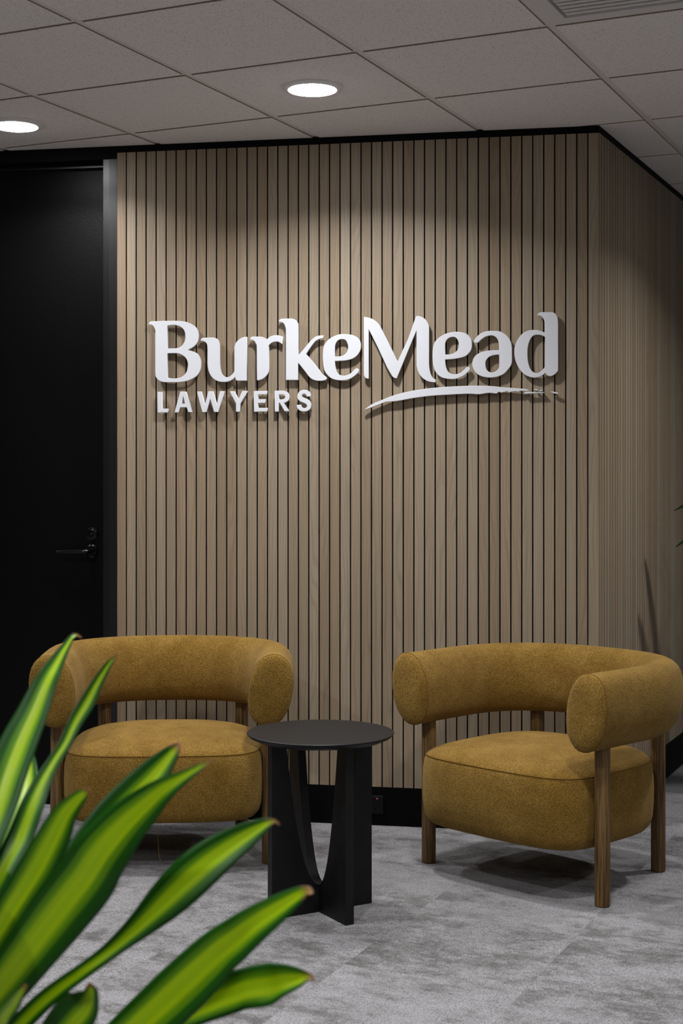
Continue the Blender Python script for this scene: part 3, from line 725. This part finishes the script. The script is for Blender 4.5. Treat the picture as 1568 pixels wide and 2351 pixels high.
# ------------------------------------------------------------------ power outlet on the skirting
po = empty('power_outlet', front(0.9936, 0, 0.079), ROT_FRONT)
tag(po, 'black power outlet with red switch mark, on the skirting behind the side table', 'power outlet')
plate = link('faceplate', box_mesh('faceplate', -.0575, .0575, -.009, 0, -.034, .034, .002, 2), M['plastic'], po)
for x in (-.028, .028):
    for dx, dz, a in ((-.007, .004, .5), (.007, .004, -.5), (0, -.011, 0)):
        me = box_mesh('socket_slot', -.0012, .0012, -.0096, -.008, -.004, .004)
        me.transform(Matrix.Translation((x + dx, 0, -.006 + dz)) @ Matrix.Rotation(a, 4, 'Y'))
        link('socket_slot', me, M['black'], po)
    me = box_mesh('switch', -.0055, .0055, -.0125, -.0088, .013, .026, .001)
    me.transform(Matrix.Translation((x + .006, 0, 0)))
    sw = link('switch', me, M['plastic'], po)
    me = box_mesh('switch_mark', -.0022, .0022, -.0129, -.0124, .0205, .0238); me.transform(Matrix.Translation((x + .006, 0, 0)))
    link('switch_mark', me, M['red'], sw)

# ------------------------------------------------------------------ armchairs
def sup(t, n):
    c, s = math.cos(t), math.sin(t)
    return math.copysign(abs(c) ** (2 / n), c), math.copysign(abs(s) ** (2 / n), s)

ARM_X, ARM_BACK, ARM_END = 0.364, 0.345, -0.315
def rail_path():
    """plan centreline of the rolled back: straight arms, a horseshoe round the back"""
    P = [(-ARM_X + .004, ARM_END), (-ARM_X, -0.22), (-ARM_X - .002, -0.12)]
    for k in range(1, 32):
        x, y = sup(math.pi - math.pi * k / 32, 2.35)
        P.append((x * (ARM_X + .004), -0.06 + y * ARM_BACK))
    P += [(-x, y) for x, y in reversed(P[:3])]
    pts = catmull([(x, y, 0) for x, y in P], 6)
    out = [pts[0]]                                  # respace evenly
    L = [0]
    for a, b in zip(pts, pts[1:]): L.append(L[-1] + (b - a).length)
    N = 72; k = 0
    for i in range(1, N):
        d = L[-1] * i / N
        while L[k + 1] < d: k += 1
        out.append(pts[k].lerp(pts[k + 1], (d - L[k]) / (L[k + 1] - L[k])))
    out.append(pts[-1])
    return out

def back_rings():
    pts = rail_path(); n = len(pts)
    HW, HH, ZC = 0.0735, 0.119, 0.597
    rings = []
    def ring(p, t, sw, lean):
        side_v = Vector((t.y, -t.x, 0))             # points to the outside on the left arm, flipped consistently
        r = []
        for k in range(28):
            x, z = sup(2 * math.pi * k / 28, 2.25)
            zz = z * HH * sw
            r.append(p + side_v * (x * HW * sw) - side_v * (lean * zz) + Vector((0, 0, ZC + zz)))
        return r
    tang = []
    for i in range(n):
        a, b = pts[max(i - 1, 0)], pts[min(i + 1, n - 1)]
        tang.append((b - a).normalized())
    caps = [(.040, 0.30), (.038, .55), (.032, .78), (.020, .93), (.008, .985)]
    for d, s in caps: rings.append(ring(pts[0] - tang[0] * d * .55, tang[0], s, .10))
    seam0 = len(rings)
    for p, t in zip(pts, tang): rings.append(ring(p, t, 1.0, .10))
    seam1 = len(rings) - 1
    for d, s in reversed(caps): rings.append(ring(pts[-1] + tang[-1] * d * .55, tang[-1], s, .10))
    return rings, seam0, seam1

def loft(name, rings, cap=True):
    n = len(rings[0]); vs = [v for r in rings for v in r]; fs = []
    for i in range(len(rings) - 1):
        for k in range(n):
            k2 = (k + 1) % n
            fs.append((i * n + k, i * n + k2, (i + 1) * n + k2, (i + 1) * n + k))
    if cap:
        for base, r in ((0, rings[0]), ((len(rings) - 1) * n, rings[-1])):
            c = sum(r, Vector()) / n; vs.append(c); ci = len(vs) - 1
            for k in range(n): fs.append((base + k, base + (k + 1) % n, ci))
    return mesh_from(name, vs, fs, True)

SEAT_C, SEAT_W, SEAT_D = -0.060, 0.337, 0.300
def seat_ring(sc, z, n=72, sag=0.0):
    r = []
    for k in range(n):
        t = 2 * math.pi * k / n
        x, y = sup(t, 5.2 if math.sin(t) < 0 else 2.9)
        if y < 0: y *= 1.0 + .05 * max(0.0, 1 - abs(x)) ** .6
        r.append(Vector((x * SEAT_W * sc, SEAT_C + y * SEAT_D * sc, z - .012)))
    return r
def make_armchair():
    root = empty('armchair')
    prof = [(.40, .172), (.70, .172), (.86, .174), (.93, .180), (.968, .195), (.988, .220), (.998, .26), (1.0, .31), (.995, .352), (.982, .385), (.966, .400),
            (.952, .406), (.925, .4135), (.88, .421), (.80, .430), (.66, .440), (.48, .447), (.28, .451), (.1, .4525)]
    seat = link('seat', loft('seat', [seat_ring(s, z) for s, z in prof]), M['fabric'], root)
    link('seam', tube_mesh('seam', seat_ring(.9685, .4005), .0016, 6, True), M['seam'], seat)
    rings, s0, s1 = back_rings()
    back = link('backrest', loft('backrest', rings), M['fabric'], root)
    for s in (s0, s1): link('seam', tube_mesh('seam', rings[s], .0015, 6, True), M['seam'], back)
    me_leg = sharp(lathe_mesh('leg', [(0, .52), (.0238, .52), (.0238, .006), (.0225, .0018), (.020, 0), (0, 0)], 32))
    me_leg.materials.append(M['leg'])
    for x, y in ((-.355, -.228), (.355, -.228), (-.252, .232), (.252, .232)):
        link('leg', me_leg, None, root, (x, y, 0))
    me_r = box_mesh('seat_rail', -.332, .332, -.012, .012, -.02, .02); me_r.materials.append(M['leg'])
    link('seat_rail', me_r, None, root, (0, -.228, .26))
    me_r = box_mesh('seat_rail', -.24, .24, -.012, .012, -.02, .02); me_r.materials.append(M['leg'])
    link('seat_rail', me_r, None, root, (0, .215, .26))
    for x in (-.18, .18):
        me_r = box_mesh('seat_rail', -.012, .012, -.22, .205, -.02, .02); me_r.materials.append(M['leg'])
        link('seat_rail', me_r, None, root, (x, 0, .26))
    return root

def copy_tree(o, parent=None):
    c = o.copy(); COL.objects.link(c); c.parent = parent
    for ch in list(o.children): copy_tree(ch, c)
    return c

chair_r = make_armchair()
u = Vector((0.702, -0.7125, 0))
chair_r.location = (0.5448 + .7125 * .228, 4.708 + .702 * .228, 0)
chair_r.rotation_euler.z = math.atan2(u.y, u.x)
chair_l = copy_tree(chair_r)
chair_l.location = (-0.610, 5.165, 0)
chair_l.rotation_euler.z = math.radians(2.5)
tag(chair_r, 'ochre rolled-back armchair turned sideways, standing by the wall corner', 'armchair', 'ochre armchairs')
tag(chair_l, 'ochre rolled-back armchair facing forward, partly behind the leafy plant', 'armchair', 'ochre armchairs')
th = [(-.02, -.245, .176), (-.018, -.25, .12), (-.015, -.255, .06), (-.008, -.257, .012)]
link('loose_thread', tube_mesh('loose_thread', catmull(th, 4), .0006, 5), M['thread'], chair_l)

# ------------------------------------------------------------------ side table
tb = empty('side_table', (-0.063, 4.414, 0), math.atan2(.168, .297))
tag(tb, 'round black side table on crossed arched panels, between the two armchairs', 'side table')
R = 0.2215
top = link('tabletop', sharp(lathe_mesh('tabletop', [(0, .538), (R - .002, .538), (R, .5365), (R, .5335), (R - .008, .526), (R - .030, .5165), (R - .05, .515), (0, .515)], 96), 25), M['table'], tb)
def panel_mesh(name, slot_up):
    """a flat board with a deep parabolic cut-out, open at the top"""
    hw, t, zt, zb, iw = .171, .014, .515, .080, .124
    n = 40
    inner = []
    for k in range(n + 1):
        x = -iw + 2 * iw * k / n
        inner.append((x, zb + (zt - zb) * abs(x / iw) ** 2.5))
    vs, fs = [], []
    # strips between the outer outline and the curve
    def quad(a, b, c, d):
        i = len(vs); vs.extend([a, b, c, d]); fs.append((i, i + 1, i + 2, i + 3))
    for y in (-t, t):
        quad((-hw, y, 0), (-iw, y, 0), (-iw, y, zt), (-hw, y, zt))
        quad((iw, y, 0), (hw, y, 0), (hw, y, zt), (iw, y, zt))
        for (x0, z0), (x1, z1) in zip(inner, inner[1:]):
            quad((x0, y, 0), (x1, y, 0), (x1, y, z1), (x0, y, z0))
    for (x0, z0), (x1, z1) in zip(inner, inner[1:]): quad((x0, -t, z0), (x1, -t, z1), (x1, t, z1), (x0, t, z0))
    quad((-hw, -t, 0), (hw, -t, 0), (hw, t, 0), (-hw, t, 0))
    for x in (-hw, hw): quad((x, -t, 0), (x, t, 0), (x, t, zt), (x, -t, zt))
    for x0, x1 in ((-hw, -iw), (iw, hw)): quad((x0, -t, zt), (x1, -t, zt), (x1, t, zt), (x0, t, zt))
    me = mesh_from(name, vs, fs)
    bm = bmesh.new(); bm.from_mesh(me)
    bmesh.ops.remove_doubles(bm, verts=bm.verts, dist=1e-5)
    bmesh.ops.recalc_face_normals(bm, faces=bm.faces)
    bm.to_mesh(me); bm.free()
    me.materials.append(M['table'])
    return sharp(me)
me_panel = panel_mesh('leg_panel', True)
link('leg_panel', me_panel, None, tb)
link('leg_panel', me_panel, None, tb, (0, 0, 0), math.pi / 2 + .02)

# ------------------------------------------------------------------ plants
def leaf_mesh(name, mid, mat='leaf', fold=0.16, hint=(0.15, -0.8, 0.55), twist=0.0, seed=0):
    rnd = random.Random(seed)
    pts = catmull([m[:3] for m in mid], 5)
    wid = [v.x for v in catmull([(m[3], 0, 0) for m in mid], 5)]
    n = len(pts); cols = 8
    ph, am = rnd.uniform(0, 6), rnd.uniform(.01, .035)
    vs, fs, uvs = [], [], []
    L = [0.0]
    for a, b in zip(pts, pts[1:]): L.append(L[-1] + (b - a).length)
    for i, p in enumerate(pts):
        a, b = pts[max(i - 1, 0)], pts[min(i + 1, n - 1)]
        t = (b - a).normalized()
        N = Vector(hint)
        N = (N - t * N.dot(t)).normalized()
        S = t.cross(N).normalized()
        ang = twist * (i / n - .5)
        N, S = N * math.cos(ang) + S * math.sin(ang), S * math.cos(ang) - N * math.sin(ang)
        w = max(wid[i] * 1.13, .0008) / 2
        for k in range(cols + 1):
            u = k / cols * 2 - 1
            lift = fold * (abs(u) ** 1.4) * w + am * w * 6 * math.sin(L[i] * 26 + ph + (1.7 if u > 0 else 0)) * abs(u) ** 3 * .35
            vs.append(p + S * (u * w) + N * lift); uvs.append((k / cols, L[i] / L[-1]))
    for i in range(n - 1):
        for k in range(cols):
            fs.append((i * (cols + 1) + k, i * (cols + 1) + k + 1, (i + 1) * (cols + 1) + k + 1, (i + 1) * (cols + 1) + k))
    me = mesh_from(name, vs, fs, True)
    ul = me.uv_layers.new(name='UVMap')
    for lp in me.loops: ul.data[lp.index].uv = uvs[lp.vertex_index]
    me.materials.append(M[mat])
    return me

def add_leaf(par, mid, **kw):
    off = par.location
    mid = [(m[0] - off.x, m[1] - off.y, m[2] - off.z, m[3]) for m in mid]
    o = link('leaf', leaf_mesh('leaf', mid, **kw), None, par)
    md = o.modifiers.new('thickness', 'SOLIDIFY'); md.thickness = 0.0009; md.offset = 0
    return o

def pot_and_cane(par, r, h, cane_top, cane_r=.017, lean=(0, 0)):
    pot = link('pot', sharp(lathe_mesh('pot', [(0, h - .03), (r - .012, h - .03), (r - .012, h), (r, h), (r, h - .004), (r * .78, .004), (r * .77, 0), (0, 0)], 48)), M['pot'], par)
    link('soil', lathe_mesh('soil', [(0, h - .018), (r * .5, h - .02), (r - .0135, h - .026), (r - .0135, h - .0295), (0, h - .0295)], 32), M['soil'], par)
    pts = [(lean[0] * k / 10, lean[1] * k / 10, h - .028 + (cane_top - h + .028) * k / 10) for k in range(11)]
    link('cane', tube_mesh('cane', pts, [cane_r * (1.0 + .08 * (k % 2)) for k in range(11)], 14), M['cane'], par)

plant = empty('potted_plant', (-0.562, 2.12, 0))
tag(plant, 'large potted plant with glossy lime-striped green leaves in the near left corner', 'plant')
pot_and_cane(plant, .15, .28, .78)
FOLD = [.2, .25, .2, .3, .2, .16, .2, .2, .22, .3, .25]
TW = [0, .5, 0, .3, .2, .1, .3, -.2, .2, 0, 0]
for k, mid in enumerate(LEAVES): add_leaf(plant, mid, fold=FOLD[k], twist=TW[k], seed=k, hint=(0.08, -0.78, 0.58))
rnd = random.Random(3)
for k in range(7):                                   # the far side of the crown, out of the photograph's frame
    a = math.radians(110 + k * 28 + rnd.uniform(-8, 8)); ln = rnd.uniform(.34, .46); z0 = .42 + .05 * k
    d = Vector((math.cos(a), math.sin(a) * .6, 0))
    if d.x > -.25: d.x = -.35
    base = Vector((-0.562, 2.12, z0)); mid = []
    for s in range(8):
        t = 1 - s / 7
        p = base + d * ln * t + Vector((0, 0, .26 * t - .24 * t * t))
        mid.append((p.x, p.y, p.z, (.004 if s == 0 else .012 + .058 * math.sin(math.pi * min(1, t * .8 + .12)))))
    add_leaf(plant, mid, fold=.2, seed=40 + k, hint=(0, -.2, 1))

plant2 = empty('potted_plant', (1.85, 5.80, 0))
tag(plant2, 'dark green plant leaf tips at the right edge by the side slat wall', 'plant')
pot_and_cane(plant2, .17, .36, 1.22)
rnd = random.Random(9)
dirs = [(-.515, .08, 1.15, .0), (-.535, -.04, 1.12, -.11), (.42, .1, 1.15, .05), (.36, -.3, 1.05, -.05), (.05, -.46, 1.1, .02), (.15, .42, 1.12, .05), (-.12, -.42, .95, -.05), (.4, .2, .9, -.1), (.16, .06, 1.2, .16)]
for k, (dx, dy, z0, dz) in enumerate(dirs):
    base = Vector((1.85, 5.80, z0)); mid = []
    for s in range(8):
        t = 1 - s / 7
        p = base + Vector((dx * t, dy * t, dz * t + .30 * t - .28 * t * t))
        mid.append((p.x, p.y, p.z, (.003 if s == 0 else .012 + .05 * math.sin(math.pi * min(1, t * .8 + .12)))))
    add_leaf(plant2, mid, mat='leaf_dark', fold=.25, seed=60 + k, hint=(0, -.3, 1) if abs(dz) < .2 else (.3, -1, 0))
